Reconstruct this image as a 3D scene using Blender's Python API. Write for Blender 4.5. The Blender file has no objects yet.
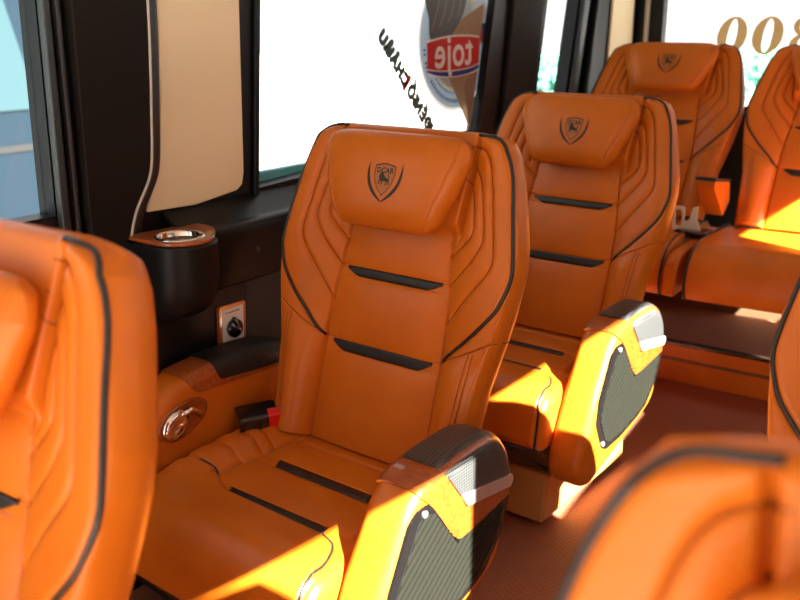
import bpy, bmesh, math, random
import numpy as np
from mathutils import Vector, Matrix
random.seed(4)
S = bpy.context.scene
C = S.collection
R = math.radians

# ------------------------------------------------------------------ materials
def new_mat(name):
    m = bpy.data.materials.new(name); m.use_nodes = True
    nt = m.node_tree; b = nt.nodes['Principled BSDF']
    return m, nt, b

def plain(name, col, rough=.5, metal=0, spec=.5, coat=0, bump=0, scale=300, sheen=0):
    m, nt, b = new_mat(name)
    b.inputs['Base Color'].default_value = (*col, 1)
    b.inputs['Roughness'].default_value = rough
    b.inputs['Metallic'].default_value = metal
    b.inputs['Specular IOR Level'].default_value = spec
    b.inputs['Coat Weight'].default_value = coat
    b.inputs['Coat Roughness'].default_value = .08
    if bump:
        tc = nt.nodes.new('ShaderNodeTexCoord'); n = nt.nodes.new('ShaderNodeTexNoise')
        n.inputs['Scale'].default_value = scale; n.inputs['Detail'].default_value = 3
        bp = nt.nodes.new('ShaderNodeBump'); bp.inputs['Strength'].default_value = bump
        bp.inputs['Distance'].default_value = .001
        nt.links.new(tc.outputs['Object'], n.inputs['Vector'])
        nt.links.new(n.outputs['Fac'], bp.inputs['Height'])
        nt.links.new(bp.outputs['Normal'], b.inputs['Normal'])
    return m

def leather(name, c1, c2, rough=.40, spec=.5, coat=.0):
    m, nt, b = new_mat(name)
    tc = nt.nodes.new('ShaderNodeTexCoord')
    n = nt.nodes.new('ShaderNodeTexNoise'); n.inputs['Scale'].default_value = 6; n.inputs['Detail'].default_value = 4
    r = nt.nodes.new('ShaderNodeValToRGB')
    r.color_ramp.elements[0].position = .3; r.color_ramp.elements[0].color = (*c1, 1)
    r.color_ramp.elements[1].position = .7; r.color_ramp.elements[1].color = (*c2, 1)
    v = nt.nodes.new('ShaderNodeTexVoronoi'); v.inputs['Scale'].default_value = 520
    n2 = nt.nodes.new('ShaderNodeTexNoise'); n2.inputs['Scale'].default_value = 26; n2.inputs['Detail'].default_value = 5
    b1 = nt.nodes.new('ShaderNodeBump'); b1.inputs['Strength'].default_value = .12; b1.inputs['Distance'].default_value = .0008
    b2 = nt.nodes.new('ShaderNodeBump'); b2.inputs['Strength'].default_value = .12; b2.inputs['Distance'].default_value = .004
    L = nt.links.new
    L(tc.outputs['Object'], n.inputs['Vector']); L(tc.outputs['Object'], v.inputs['Vector']); L(tc.outputs['Object'], n2.inputs['Vector'])
    L(n.outputs['Fac'], r.inputs['Fac']); L(r.outputs['Color'], b.inputs['Base Color'])
    L(n2.outputs['Fac'], b2.inputs['Height']); L(v.outputs['Distance'], b1.inputs['Height'])
    L(b2.outputs['Normal'], b1.inputs['Normal']); L(b1.outputs['Normal'], b.inputs['Normal'])
    b.inputs['Roughness'].default_value = rough
    b.inputs['Specular IOR Level'].default_value = spec
    b.inputs['Coat Weight'].default_value = coat; b.inputs['Coat Roughness'].default_value = .3
    return m

def wood(name):
    m, nt, b = new_mat(name)
    tc = nt.nodes.new('ShaderNodeTexCoord'); mp = nt.nodes.new('ShaderNodeMapping')
    mp.inputs['Scale'].default_value = (8, 26, 26); mp.inputs['Rotation'].default_value = (0.4, 0, 0)
    n = nt.nodes.new('ShaderNodeTexNoise'); n.inputs['Scale'].default_value = 3; n.inputs['Detail'].default_value = 6; n.inputs['Distortion'].default_value = 1.6
    r = nt.nodes.new('ShaderNodeValToRGB')
    r.color_ramp.elements[0].position = .32; r.color_ramp.elements[0].color = (.26, .050, .008, 1)
    r.color_ramp.elements[1].position = .68; r.color_ramp.elements[1].color = (.42, .105, .014, 1)
    L = nt.links.new
    L(tc.outputs['Object'], mp.inputs['Vector']); L(mp.outputs['Vector'], n.inputs['Vector'])
    L(n.outputs['Fac'], r.inputs['Fac']); L(r.outputs['Color'], b.inputs['Base Color'])
    b.inputs['Roughness'].default_value = .3; b.inputs['Coat Weight'].default_value = .8; b.inputs['Coat Roughness'].default_value = .06
    return m

def carbon(name):
    m, nt, b = new_mat(name)
    tc = nt.nodes.new('ShaderNodeTexCoord'); mp = nt.nodes.new('ShaderNodeMapping')
    mp.inputs['Rotation'].default_value = (R(45), 0, 0)
    ck = nt.nodes.new('ShaderNodeTexChecker'); ck.inputs['Scale'].default_value = 260
    ck.inputs['Color1'].default_value = (.012, .013, .014, 1); ck.inputs['Color2'].default_value = (.085, .09, .09, 1)
    L = nt.links.new
    L(tc.outputs['Object'], mp.inputs['Vector']); L(mp.outputs['Vector'], ck.inputs['Vector'])
    L(ck.outputs['Color'], b.inputs['Base Color'])
    b.inputs['Roughness'].default_value = .42; b.inputs['Coat Weight'].default_value = .25; b.inputs['Coat Roughness'].default_value = .25
    return m

def mat_floor(name, c1, c2):
    m, nt, b = new_mat(name)
    tc = nt.nodes.new('ShaderNodeTexCoord'); mp = nt.nodes.new('ShaderNodeMapping')
    mp.inputs['Rotation'].default_value = (0, 0, R(30))
    v = nt.nodes.new('ShaderNodeTexVoronoi'); v.inputs['Scale'].default_value = 78; v.inputs['Randomness'].default_value = .0
    r = nt.nodes.new('ShaderNodeValToRGB')
    r.color_ramp.elements[0].position = .30; r.color_ramp.elements[0].color = (*c1, 1)
    r.color_ramp.elements[1].position = .42; r.color_ramp.elements[1].color = (*c2, 1)
    bp = nt.nodes.new('ShaderNodeBump'); bp.inputs['Strength'].default_value = .7; bp.inputs['Distance'].default_value = .004
    L = nt.links.new
    L(tc.outputs['Object'], mp.inputs['Vector']); L(mp.outputs['Vector'], v.inputs['Vector'])
    L(v.outputs['Distance'], r.inputs['Fac']); L(r.outputs['Color'], b.inputs['Base Color'])
    L(v.outputs['Distance'], bp.inputs['Height']); L(bp.outputs['Normal'], b.inputs['Normal'])
    b.inputs['Roughness'].default_value = .6; b.inputs['Specular IOR Level'].default_value = .15
    return m

def glass(name, tint=(1, 1, 1)):
    m = bpy.data.materials.new(name); m.use_nodes = True; nt = m.node_tree; nt.nodes.clear()
    o = nt.nodes.new('ShaderNodeOutputMaterial'); mx = nt.nodes.new('ShaderNodeMixShader')
    t = nt.nodes.new('ShaderNodeBsdfTransparent'); g = nt.nodes.new('ShaderNodeBsdfGlossy'); lw = nt.nodes.new('ShaderNodeLayerWeight'); pw_ = nt.nodes.new('ShaderNodeMath'); f = nt.nodes.new('ShaderNodeMath')
    t.inputs['Color'].default_value = (*tint, 1); g.inputs['Roughness'].default_value = .02
    lw.inputs['Blend'].default_value = .5
    pw_.operation = 'POWER'; pw_.inputs[1].default_value = 5
    f.operation = 'MULTIPLY_ADD'; f.inputs[1].default_value = .5; f.inputs[2].default_value = .03
    L = nt.links.new
    L(lw.outputs['Facing'], pw_.inputs[0]); L(pw_.outputs[0], f.inputs[0])
    L(f.outputs[0], mx.inputs[0]); L(t.outputs[0], mx.inputs[1]); L(g.outputs[0], mx.inputs[2]); L(mx.outputs[0], o.inputs[0])
    return m

M = dict(
    leather=leather('orange leather', (.53, .130, .0075), (.64, .168, .0115), rough=.36, spec=.30),
    tan=plain('tan moulded plastic', (.52, .25, .07), .5, bump=.2),
    skirt=plain('brown seat skirt', (.16, .085, .04), .6, bump=.3),
    piping=plain('black piping cord', (.012, .011, .010), .35),
    strip=plain('black accent leather', (.018, .017, .016), .42, bump=.5, scale=500),
    wood=wood('red wood trim'),
    carbon=carbon('carbon weave pad'),
    gloss=plain('gloss black plastic', (.008, .008, .008), .12, coat=.6),
    rib=plain('ribbed black plastic', (.010, .011, .0075), .42, spec=.35),
    pocket=plain('ribbed panel ground', (.016, .017, .015), .35),
    chrome=plain('polished chrome', (.85, .84, .82), .10, metal=1),
    satin=plain('satin silver', (.75, .76, .78), .28, metal=.75),
    black=plain('matt black plastic', (.012, .013, .014), .5, bump=.35, scale=420),
    wall=plain('black wall trim', (.0055, .0058, .0066), .42, spec=.25, bump=.3, scale=380),
    wall2=plain('charcoal wall panel', (.030, .031, .030), .6, bump=.3, scale=300),
    frame=plain('grey green window frame', (.018, .027, .029), .42),
    brown=plain('dark brown curtain panel', (.0085, .0058, .0040), .7, spec=.2, bump=.3, scale=200),
    beige=plain('beige fabric lining', (.84, .70, .45), .75, bump=.25, scale=500),
    edge=plain('pale rubber edge', (.55, .50, .42), .5),
    ceil=plain('pale headliner', (.42, .38, .32), .85),
    head=plain('dark beige side lining', (.26, .21, .17), .8),
    mat=mat_floor('dimpled floor mat', (.022, .006, .003), (.34, .13, .07)),  # orange bounce and dimple highlights are put into these two colours
    red=plain('red button', (.85, .02, .01), .35),
    white=plain('white plastic plate', (.75, .75, .73), .4),
    latch=plain('cream metal latch', (.74, .72, .60), .3),
    emblem=plain('dark stamped emblem', (.020, .011, .006), .5),
    gold=plain('stamped gold fill', (.42, .13, .012), .45),
    num=plain('gold number film', (.60, .40, .17), .6),
    concrete=plain('sunlit concrete yard', (.32, .32, .31), .9, bump=.4, scale=4),
    teal=plain('teal painted metal', (.10, .42, .45), .4),
    leaf=plain('foliage', (.10, .36, .26), .8),
    bus=plain('blue bus paint', (.005, .013, .022), .4, spec=.25),
    busglass=plain('bus window glass', (.022, .046, .055), .35, spec=.2),
    yellow=plain('yellow sticker ink', (.85, .62, .12), .5),
    skyblue=plain('pale blue sticker film', (.42, .60, .74), .5),
    paleblue=plain('light sticker film', (.62, .72, .80), .5),
    inkred=plain('red sticker ink', (.62, .025, .02), .5),
    inkblue=plain('blue sticker ink', (.02, .05, .30), .5),
    inkwhite=plain('white sticker ink', (.85, .85, .85), .5),
    inkteal=plain('dark green lettering', (.02, .09, .075), .5),
    choc=plain('chocolate brown ink', (.014, .012, .010), .5),
    chocl=plain('chocolate highlight ink', (.20, .13, .08), .5),
    cone=plain('wafer cone ink', (.42, .27, .15), .6),
    glass=glass('clear window glass', (.97, .98, .985)),
    thread=plain('dark red thread and groove shade', (.10, .012, .002), .7),
    strap=plain('orange belt webbing', (.60, .09, .015), .7),
)

def film(name, col):
    m, nt, b = new_mat(name); b.inputs['Base Color'].default_value = (*col, 1); b.inputs['Roughness'].default_value = .6
    o = nt.nodes['Material Output']; t = nt.nodes.new('ShaderNodeBsdfTranslucent'); t.inputs['Color'].default_value = (*col, 1)
    x = nt.nodes.new('ShaderNodeMixShader'); x.inputs[0].default_value = .45
    nt.links.new(b.outputs[0], x.inputs[1]); nt.links.new(t.outputs[0], x.inputs[2]); nt.links.new(x.outputs[0], o.inputs['Surface'])
    return m
for k_, c_ in dict(num=(.30, .19, .075), yellow=(.80, .66, .30), skyblue=(.40, .56, .68), paleblue=(.56, .68, .76), inkred=(.62, .02, .015), inkblue=(.02, .05, .30), inkwhite=(.85, .85, .85), cone=(.38, .27, .16)).items():
    M[k_] = film(k_+' window film', c_)

# ------------------------------------------------------------------ helpers
def link(name, me, mat=None, parent=None, smooth=True, loc=None, rot=None):
    o = bpy.data.objects.new(name, me); C.objects.link(o)
    if mat is not None:
        for mm in (mat if isinstance(mat, (list, tuple)) else [mat]): me.materials.append(mm)
    if smooth and len(me.polygons): me.polygons.foreach_set('use_smooth', [True]*len(me.polygons))
    if parent is not None: o.parent = parent
    if loc: o.location = loc
    if rot: o.rotation_euler = rot
    return o

def pyd(name, vs, fs, mat, parent=None, smooth=True, **k):
    me = bpy.data.meshes.new(name); me.from_pydata([tuple(map(float, v)) for v in vs], [], fs); me.update()
    return link(name, me, mat, parent, smooth, **k)

def bmobj(name, bm, mat, parent=None, smooth=False, **k):
    bmesh.ops.recalc_face_normals(bm, faces=bm.faces)
    me = bpy.data.meshes.new(name); bm.to_mesh(me); bm.free()
    return link(name, me, mat, parent, smooth, **k)

def bev(o, w, seg=3, ang=30):
    m = o.modifiers.new('Bevel', 'BEVEL'); m.width = w; m.segments = seg; m.limit_method = 'ANGLE'; m.angle_limit = R(ang)
    m.harden_normals = False
    for p in o.data.polygons: p.use_smooth = True
    e = o.modifiers.new('WN', 'WEIGHTED_NORMAL'); e.keep_sharp = True
    return o

def add_box(bm, x0, x1, y0, y1, z0, z1):
    v = [bm.verts.new(p) for p in ((x0,y0,z0),(x1,y0,z0),(x1,y1,z0),(x0,y1,z0),(x0,y0,z1),(x1,y0,z1),(x1,y1,z1),(x0,y1,z1))]
    for f in ((0,3,2,1),(4,5,6,7),(0,1,5,4),(1,2,6,5),(2,3,7,6),(3,0,4,7)): bm.faces.new([v[i] for i in f])

def box(name, x0, x1, y0, y1, z0, z1, mat, parent=None, b=.0, seg=3, **k):
    bm = bmesh.new(); add_box(bm, x0, x1, y0, y1, z0, z1)
    o = bmobj(name, bm, mat, parent, **k)
    if b: bev(o, b, seg)
    return o

def add_prism(bm, poly, f0, f1):
    """poly = 2-D points; f0 / f1 map a 2-D point to 3-D on the near and the far side"""
    a = [bm.verts.new(f0(*p)) for p in poly]; c = [bm.verts.new(f1(*p)) for p in poly]
    n = len(poly)
    bm.faces.new(a); bm.faces.new(c[::-1])
    for i in range(n): bm.faces.new([a[i], c[i], c[(i+1) % n], a[(i+1) % n]])

def xprism(name, poly, x0, x1, mat, parent=None, b=0, seg=3):
    """profile in (y, z) pushed along x"""
    bm = bmesh.new(); add_prism(bm, poly, lambda y, z: (x0, y, z), lambda y, z: (x1, y, z))
    o = bmobj(name, bm, mat, parent)
    if b: bev(o, b, seg)
    return o

def rounded(poly, r, n=5):
    """round the corners of a 2-D polygon"""
    out = []; N = len(poly)
    for i in range(N):
        p0, p1, p2 = [np.array(poly[j % N], float) for j in (i-1, i, i+1)]
        a = p0-p1; b = p2-p1; la = np.linalg.norm(a); lb = np.linalg.norm(b)
        rr = min(r, la*.45, lb*.45); A = p1+a/la*rr; B = p1+b/lb*rr
        for k in range(n+1):
            t = k/n; out.append(tuple((1-t)**2*A+2*t*(1-t)*p1+t*t*B))
    return out

def clip(poly, a, b, c):
    """keep a*x+b*y<=c"""
    out = []
    for i in range(len(poly)):
        p, q = poly[i], poly[(i+1) % len(poly)]
        dp = a*p[0]+b*p[1]-c; dq = a*q[0]+b*q[1]-c
        if dp <= 0: out.append(p)
        if dp*dq < 0:
            t = dp/(dp-dq); out.append((p[0]+(q[0]-p[0])*t, p[1]+(q[1]-p[1])*t))
    return out

def add_tube(bm, pts, r, seg=8, closed=False, caps=True):
    pts = [Vector(p) for p in pts]; n = len(pts); rings = []
    prev = None
    for i, p in enumerate(pts):
        a = pts[(i-1) % n] if (closed or i) else p; b = pts[(i+1) % n] if (closed or i < n-1) else p
        t = (b-a).normalized()
        if prev is None:
            u = t.cross(Vector((0, 0, 1)));
            if u.length < .1: u = t.cross(Vector((1, 0, 0)))
        else: u = prev - t*prev.dot(t)
        u.normalize(); prev = u; w = t.cross(u)
        rr = r(i/(n-1)) if callable(r) else r
        rings.append([bm.verts.new(p+(u*math.cos(2*math.pi*k/seg)+w*math.sin(2*math.pi*k/seg))*rr) for k in range(seg)])
    for i in range(n if closed else n-1):
        A, B = rings[i], rings[(i+1) % n]
        for k in range(seg): bm.faces.new([A[k], A[(k+1) % seg], B[(k+1) % seg], B[k]])
    if not closed and caps: bm.faces.new(rings[0][::-1]); bm.faces.new(rings[-1])

def tube(name, pts, r, mat, parent=None, seg=8, closed=False, **k):
    bm = bmesh.new(); add_tube(bm, pts, r, seg, closed); return bmobj(name, bm, mat, parent, smooth=True, **k)

def add_lathe(bm, prof, center, seg=32, axis='z'):
    """prof = (radius, height) from bottom to top"""
    rings = []
    for r_, h in prof:
        ring = []
        for k in range(seg):
            a = 2*math.pi*k/seg; x, y = r_*math.cos(a), r_*math.sin(a)
            q = (x, y, h) if axis == 'z' else (h, x, y)
            ring.append(bm.verts.new((center[0]+q[0], center[1]+q[1], center[2]+q[2])))
        rings.append(ring)
    for A, B in zip(rings, rings[1:]):
        for k in range(seg): bm.faces.new([A[k], A[(k+1) % seg], B[(k+1) % seg], B[k]])
    bm.faces.new(rings[0][::-1]); bm.faces.new(rings[-1])

def smooth_path(pts, n=6):
    """Catmull-Rom"""
    P = [np.array(p, float) for p in pts]; P = [2*P[0]-P[1]]+P+[2*P[-1]-P[-2]]; out = []
    for i in range(1, len(P)-2):
        for k in range(n):
            t = k/n; a, b, c, d = P[i-1:i+3]
            out.append(.5*((2*b)+(-a+c)*t+(2*a-5*b+4*c-d)*t*t+(-a+3*b-3*c+d)*t**3))
    out.append(P[-2]); return out

def thing(name, label, cat, loc=(0, 0, 0), rz=0, group=None):
    o = bpy.data.objects.new(name, None); C.objects.link(o); o.location = loc; o.rotation_euler = (0, 0, rz)
    o.empty_display_size = .1
    return tag(o, label, cat, group)

def tag(o, label, cat, group=None, kind=None):
    o['label'] = label; o['category'] = cat
    if group: o['group'] = group
    if kind: o['kind'] = kind
    return o

def struct(o, label=None):
    o['kind'] = 'structure'
    if label: o['label'] = label
    return o

def copy_tree(o, parent=None, skip=()):
    c = o.copy(); C.objects.link(c)
    if parent is not None: c.parent = parent
    for ch in list(o.children):
        if ch.name.split('.')[0] in skip: continue
        copy_tree(ch, c, skip)
    return c

def ss(x, a, b):
    t = np.clip((x-a)/(b-a), 0, 1); return t*t*(3-2*t)

def seg_dist(U, V, path):
    d = np.full(U.shape, 9.)
    for (x0, y0), (x1, y1) in zip(path, path[1:]):
        dx, dy = x1-x0, y1-y0; L2 = dx*dx+dy*dy+1e-12
        t = np.clip(((U-x0)*dx+(V-y0)*dy)/L2, 0, 1)
        d = np.minimum(d, np.hypot(U-x0-t*dx, V-y0-t*dy))
    return d

# ------------------------------------------------------------------ backrest surface
G1 = smooth_path([(.150,.585),(.168,.553),(.178,.508),(.180,.488),(.172,.468),(.130,.430)], 5)
G2 = smooth_path([(.150,.612),(.173,.597),(.188,.566),(.203,.511),(.209,.478),(.204,.456),(.184,.424),(.137,.374)], 5)
G3 = smooth_path([(.155,.645),(.180,.640),(.198,.620),(.212,.578),(.226,.514),(.239,.449),(.238,.425),(.227,.404),(.196,.366),(.147,.302)], 5)
SEAM = [(.149,.222),(.232,.263),(.290,.296)]
PIPE = smooth_path([(.162,.668),(.200,.664),(.219,.655),(.234,.638),(.248,.608),(.258,.575),(.269,.525),(.280,.470),(.286,.436),(.288,.410),(.284,.387),(.272,.354),(.256,.330),(.228,.297),(.186,.255),(.152,.221)], 5)
def f_cs(v): return np.interp(v, [0,.1,.22,.3,.38,.47,.7], [.150,.150,.149,.146,.137,.126,.120])
def f_E(v): return np.interp(v, [0,.1,.2,.26,.3,.36,.41,.44,.52,.58,.61,.64,.66,.70], [.222,.232,.244,.258,.268,.281,.287,.283,.267,.252,.242,.229,.208,.175])
def f_S(v): return np.interp(v, [0,.08,.15,.19,.22,.26,.30,.34,.39,.43,.47,.53,.60,.64,.66,.70], [.244,.250,.256,.259,.265,.273,.281,.287,.292,.294,.290,.276,.256,.241,.226,.190])
def vtop(u): return .675-.044*np.clip((np.abs(u)-.15)/.12, 0, 1)**2.2
def groove(d, depth, wid): return -depth*np.exp(-(d/wid)**2)

def back_w(u, v):
    u = np.asarray(u, float); v = np.asarray(v, float); a = np.abs(u)
    cs = f_cs(v); E = f_E(v); Sx = f_S(v)
    t = np.clip((a-cs)/(E-cs), 0, 1)
    up = ss(v, .20, .28)
    h = .036
    wu = h*(1-(1-t)**1.8)
    wl = .046*np.sin(np.pi*np.clip(t, 0, 1)**.8*.72)
    w = wu*up+wl*(1-up)
    w += .006*(1-ss(np.abs(v-.44), 0, .3))*0
    # centre panel: cushions between the strips
    c = np.clip(1-(a/np.maximum(cs, .01))**4, 0, 1)
    for v0, v1, hh in ((-.02, .196, .012), (.218, .357, .011), (.377, .62, .010)):
        m = np.clip((v-v0)/(v1-v0), 0, 1); w += c*hh*np.clip(4*m*(1-m), 0, 1)**.4*((v > v0) & (v < v1))
    # rounding to the side
    x = np.clip((a-E)/np.maximum(Sx-E, 1e-3), 0, 1)
    w = w*(np.sqrt(np.clip(1-x**2.0, 0, 1)))
    # quilting
    d = np.minimum(np.minimum(seg_dist(a, v, G1), seg_dist(a, v, G2)), seg_dist(a, v, G3))
    dq = np.minimum(d, seg_dist(a, v, PIPE[4:]))
    inside = (a > cs-.004) & (v > .22)
    w += np.where(inside, .0030*(1-np.exp(-(dq/.007)**2)), 0)*up*(x < .02)
    w += groove(d, .0032, .0021)
    w += groove(np.abs(a-cs), .007, .0028)*ss(v, -.1, 0.02)
    w += groove(seg_dist(a, v, SEAM), .0035, .0018)
    w += groove(seg_dist(a, v, PIPE), .003, .004)
    for off in (-.0045, .0045):
        w += groove(seg_dist(a, v, [(.233+off, .258), (.222+off, .13), (.212+off, 0)]), .0012, .0018)
    w += groove(seg_dist(a, v, [(.118, .377), (.138, .380)]), .003, .0025)+groove(seg_dist(a, v, [(.125, .219), (.150, .222)]), .003, .0025)
    # strap band the headrest hangs from
    sw = np.interp(v, [.46, .52, .62, .70], [.146, .150, .160, .168])
    st = (1-ss(a, sw-.0015, sw+.0015))*ss(v, .47, .50)
    w = w*(1-st)+st*np.maximum(.028, w+.004)
    w += groove(np.abs(a-sw-.003), .012, .004)*ss(v, .45, .50)*(1-ss(v, .655, .675))
    # roll over the top
    q = np.clip((v-(vtop(u)-.018))/.018, 0, 1)
    w *= np.sqrt(np.clip(1-q*q, 0, 1))
    return w

def build_backrest(parent, rec):
    nu, nv = 420, 420
    s = np.linspace(-1, 1, nu); s = np.sin(s*np.pi/2)*.35+s*.65
    t = np.linspace(0, 1, nv); t = 1-(1-t)**1.12
    Sg, Tg = np.meshgrid(s, t)
    V = Tg*.674; U = Sg*f_S(V); V = Tg*vtop(U); U = Sg*f_S(V)
    W = back_w(U, V)
    verts = np.stack([U, -W, V], -1).reshape(-1, 3).tolist()
    idx = np.arange(nu*nv).reshape(nv, nu)
    faces = np.stack([idx[:-1, :-1], idx[:-1, 1:], idx[1:, 1:], idx[1:, :-1]], -1).reshape(-1, 4).tolist()
    loop = list(idx[0, :])+list(idx[1:, -1])+list(idx[-1, :-1][::-1])+list(idx[1:-1, 0][::-1])
    L0 = np.array([verts[i] for i in loop]); cur = loop
    for k, y in ((.998, .008), (.988, .020), (.964, .034), (.925, .048), (.86, .060), (.72, .068)):
        base = len(verts)
        y0 = L0[:, 1]
        for p in L0:
            verts.append([p[0]*k, p[1]*(1-y/.07)+y, .33+(p[2]-.33)*(1-(1-k)*.55)])
        nxt = list(range(base, base+len(loop)))
        for i in range(len(loop)):
            j = (i+1) % len(loop); faces.append([cur[j], cur[i], nxt[i], nxt[j]])
        cur = nxt
    verts.append([0, .072, .33]); c = len(verts)-1
    for i in range(len(cur)): faces.append([cur[(i+1) % len(cur)], cur[i], c])
    o = pyd('backrest', verts, faces, M['leather'], parent, rot=(-rec, 0, 0))
    # piping
    for sg in (-1, 1):
        P = [(sg*u, -(float(back_w(u, v))+.0022), v) for u, v in PIPE]
        tube('piping', P, .0036, M['piping'], o, 8)
    for sg in (-1, 1):  # seam thread, dark so it also draws the shadow lines of the grooves
        for path, r_ in ((G1, .0009), (G2, .0009), (G3, .0009), (SEAM, .0009), ([(.150, .02), (.150, .12), (.149, .222)], .0010), ([(.147, .222), (.146, .30), (.137, .38), (.128, .46)], .0010), ([(.2285, .258), (.2175, .13), (.2075, .02)], .0006), ([(.2375, .258), (.2265, .13), (.2165, .02)], .0006)):
            P = []
            for (a0, b0), (a1, b1) in zip(path, path[1:]):
                k = max(1, int(math.hypot(a1-a0, b1-b0)/.006))
                P += [(a0+(a1-a0)*i/k, b0+(b1-b0)*i/k) for i in range(k)]
            P.append(tuple(path[-1]))
            tube('stitched_shade_seam', [(sg*u, -(float(back_w(u, v))+.0004), v) for u, v in P], r_, M['thread'], o, 5)
    # strips
    for poly in (((.357, .377), .121, .088), ((.196, .219), .128, .096)):
        (v0, v1), ut, ub = poly; vs = []; fs = []; n = 60; m = 5
        for j in range(m+1):
            tt = j/m
            hw = ub+(ut-ub)*min(1, tt*1.25)**.8
            for i in range(n+1):
                u = -hw+2*hw*i/n; v = v0+(v1-v0)*tt
                e = min(1, 6*min(tt, 1-tt)+.0)
                vs.append((u, -(float(back_w(u, v))+.0012+.0022*e), v))
        for j in range(m):
            for i in range(n): a = j*(n+1)+i; fs.append((a, a+1, a+n+2, a+n+1))
        st = pyd('accent_strip', vs, fs, M['strip'], o)
        sd = st.modifiers.new('Solid', 'SOLIDIFY'); sd.thickness = .004; sd.offset = -1
        st['label'] = 'black leather strip'
    return o

# ------------------------------------------------------------------ headrest
HV0, HV1 = .462, .655
def h_hw(v): return np.interp(v, [.462,.49,.55,.61,.645,.662], [.120,.134,.158,.176,.174,.166])
def head_w(u, v, side=1):
    s = np.clip(np.abs(u)/h_hw(v), 0, 1); t = np.clip(2*(v-HV0)/(HV1-HV0)-1, -1, 1)
    f = np.clip((1-s**5), 0, 1)**.5*np.clip(1-np.abs(t)**3.2, 0, 1)**.5
    w = .058+(.036 if side > 0 else -.032)*f
    if side > 0:
        w += groove(np.abs(np.abs(u)-(h_hw(v)-.022)), .0028, .0016)*np.clip(f*2, 0, 1)
        w += .006*(1-t)*.5*f
    return w

def build_headrest(parent, rec):
    n, m = 180, 110; verts = []; faces = []; ids = {}
    s = np.sin(np.linspace(-1, 1, n+1)*np.pi/2); t = (1-np.cos(np.linspace(0, 1, m+1)*np.pi))/2
    for side in (1, -1):
        for j in range(m+1):
            for i in range(n+1):
                edge = i in (0, n) or j in (0, m)
                if edge and side < 0: ids[(-1, i, j)] = ids[(1, i, j)]; continue
                v = HV0+(HV1-HV0)*t[j]; cr = 1-.10*abs(s[i])**8*(2*t[j]-1)**8
                u = s[i]*float(h_hw(v))*cr; vv = (HV0+HV1)/2+(v-(HV0+HV1)/2)*(1-.07*abs(s[i])**6)
                ids[(side, i, j)] = len(verts); verts.append((u, -float(head_w(u, v, side)), vv))
        for j in range(m):
            for i in range(n):
                f = [ids[(side, i, j)], ids[(side, i+1, j)], ids[(side, i+1, j+1)], ids[(side, i, j+1)]]
                faces.append(f if side > 0 else f[::-1])
    o = pyd('headrest', verts, faces, M['leather'], parent, rot=(-rec, 0, 0))
    # stamped emblem, laid on the curved face of the pillow
    cu, cv = .010, .558
    def put(bm, poly, off, mi):
        n_ = len(poly)
        vsx = [bm.verts.new((cu+x, -(float(head_w(cu+x, cv+y))+off), cv+y)) for x, y in poly]
        f = bm.faces.new(vsx); f.material_index = mi
    bm = bmesh.new()
    sh = [(-.025, .026), (-.012, .029), (0, .031), (.012, .029), (.025, .026), (.0255, .008), (.021, -.008), (.012, -.022), (0, -.033), (-.012, -.022), (-.021, -.008), (-.0255, .008)]
    inner = [(x*.92, y*.93-.0003) for x, y in sh]
    def strip_ring(A, B, off, mi):
        k = len(A)
        for i in range(k):
            j = (i+1) % k; put(bm, [A[i], A[j], B[j], B[i]], off, mi)
    strip_ring(sh, inner, .0009, 0)
    for i in range(5): # gold fill in bands so that it follows the curve
        pass
    ys = np.linspace(-.0325, .030, 16)
    for y0, y1 in zip(ys, ys[1:]):
        band = clip(clip(list(inner), 0, 1, y1), 0, -1, -y0)
        if len(band) > 2: put(bm, band, .0006, 1)
    for sg in (-1, 1):
        out = smooth_path([(.040, .034), (.0425, .012), (.038, -.010), (.024, -.030), (.001, -.046)], 5)
        inn = smooth_path([(.040, .034), (.0375, .012), (.031, -.009), (.018, -.027), (.001, -.043)], 5)
        for i in range(len(out)-1):
            put(bm, [(sg*out[i][0], out[i][1]), (sg*out[i+1][0], out[i+1][1]), (sg*inn[i+1][0], inn[i+1][1]), (sg*inn[i][0], inn[i][1])], .0009, 0)
    lion = [  # a small walking lion, head up, tail raised
        [(-.012, .006), (-.010, .012), (-.004, .013), (-.001, .008), (.003, .003), (-.006, -.003), (-.012, .000)],
        [(-.004, .006), (.006, .002), (.012, .001), (.012, -.004), (.004, -.005), (-.008, -.004)],
        [(-.010, .000), (-.006, -.003), (-.011, -.010), (-.015, -.011), (-.012, -.006)],
        [(-.006, -.003), (-.002, -.004), (-.004, -.011), (-.008, -.012), (-.005, -.008)],
        [(.005, -.004), (.009, -.004), (.007, -.012), (.003, -.013), (.006, -.008)],
        [(.009, -.002), (.013, -.003), (.014, -.010), (.011, -.012), (.011, -.007)],
        [(.011, .001), (.013, .003), (.010, .008), (.012, .011), (.008, .009), (.010, .004)]]
    for p in lion: put(bm, p, .0010, 0)
    e = bmobj('emblem', bm, [M['emblem'], M['gold']], o); e['label'] = 'dark stamped shield with DCAR, a lion and two laurels'
    t_ = text_mesh('DCAR', .0148, bold=.0004)
    t_.transform(Matrix.Translation((cu, cv+.016, 0)))
    for vx in t_.vertices: vx.co = (vx.co.x, -(float(head_w(vx.co.x, vx.co.y))+.0011), vx.co.y)
    tm = link('emblem_lettering', t_, M['emblem'], o, smooth=False)
    return o

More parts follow.
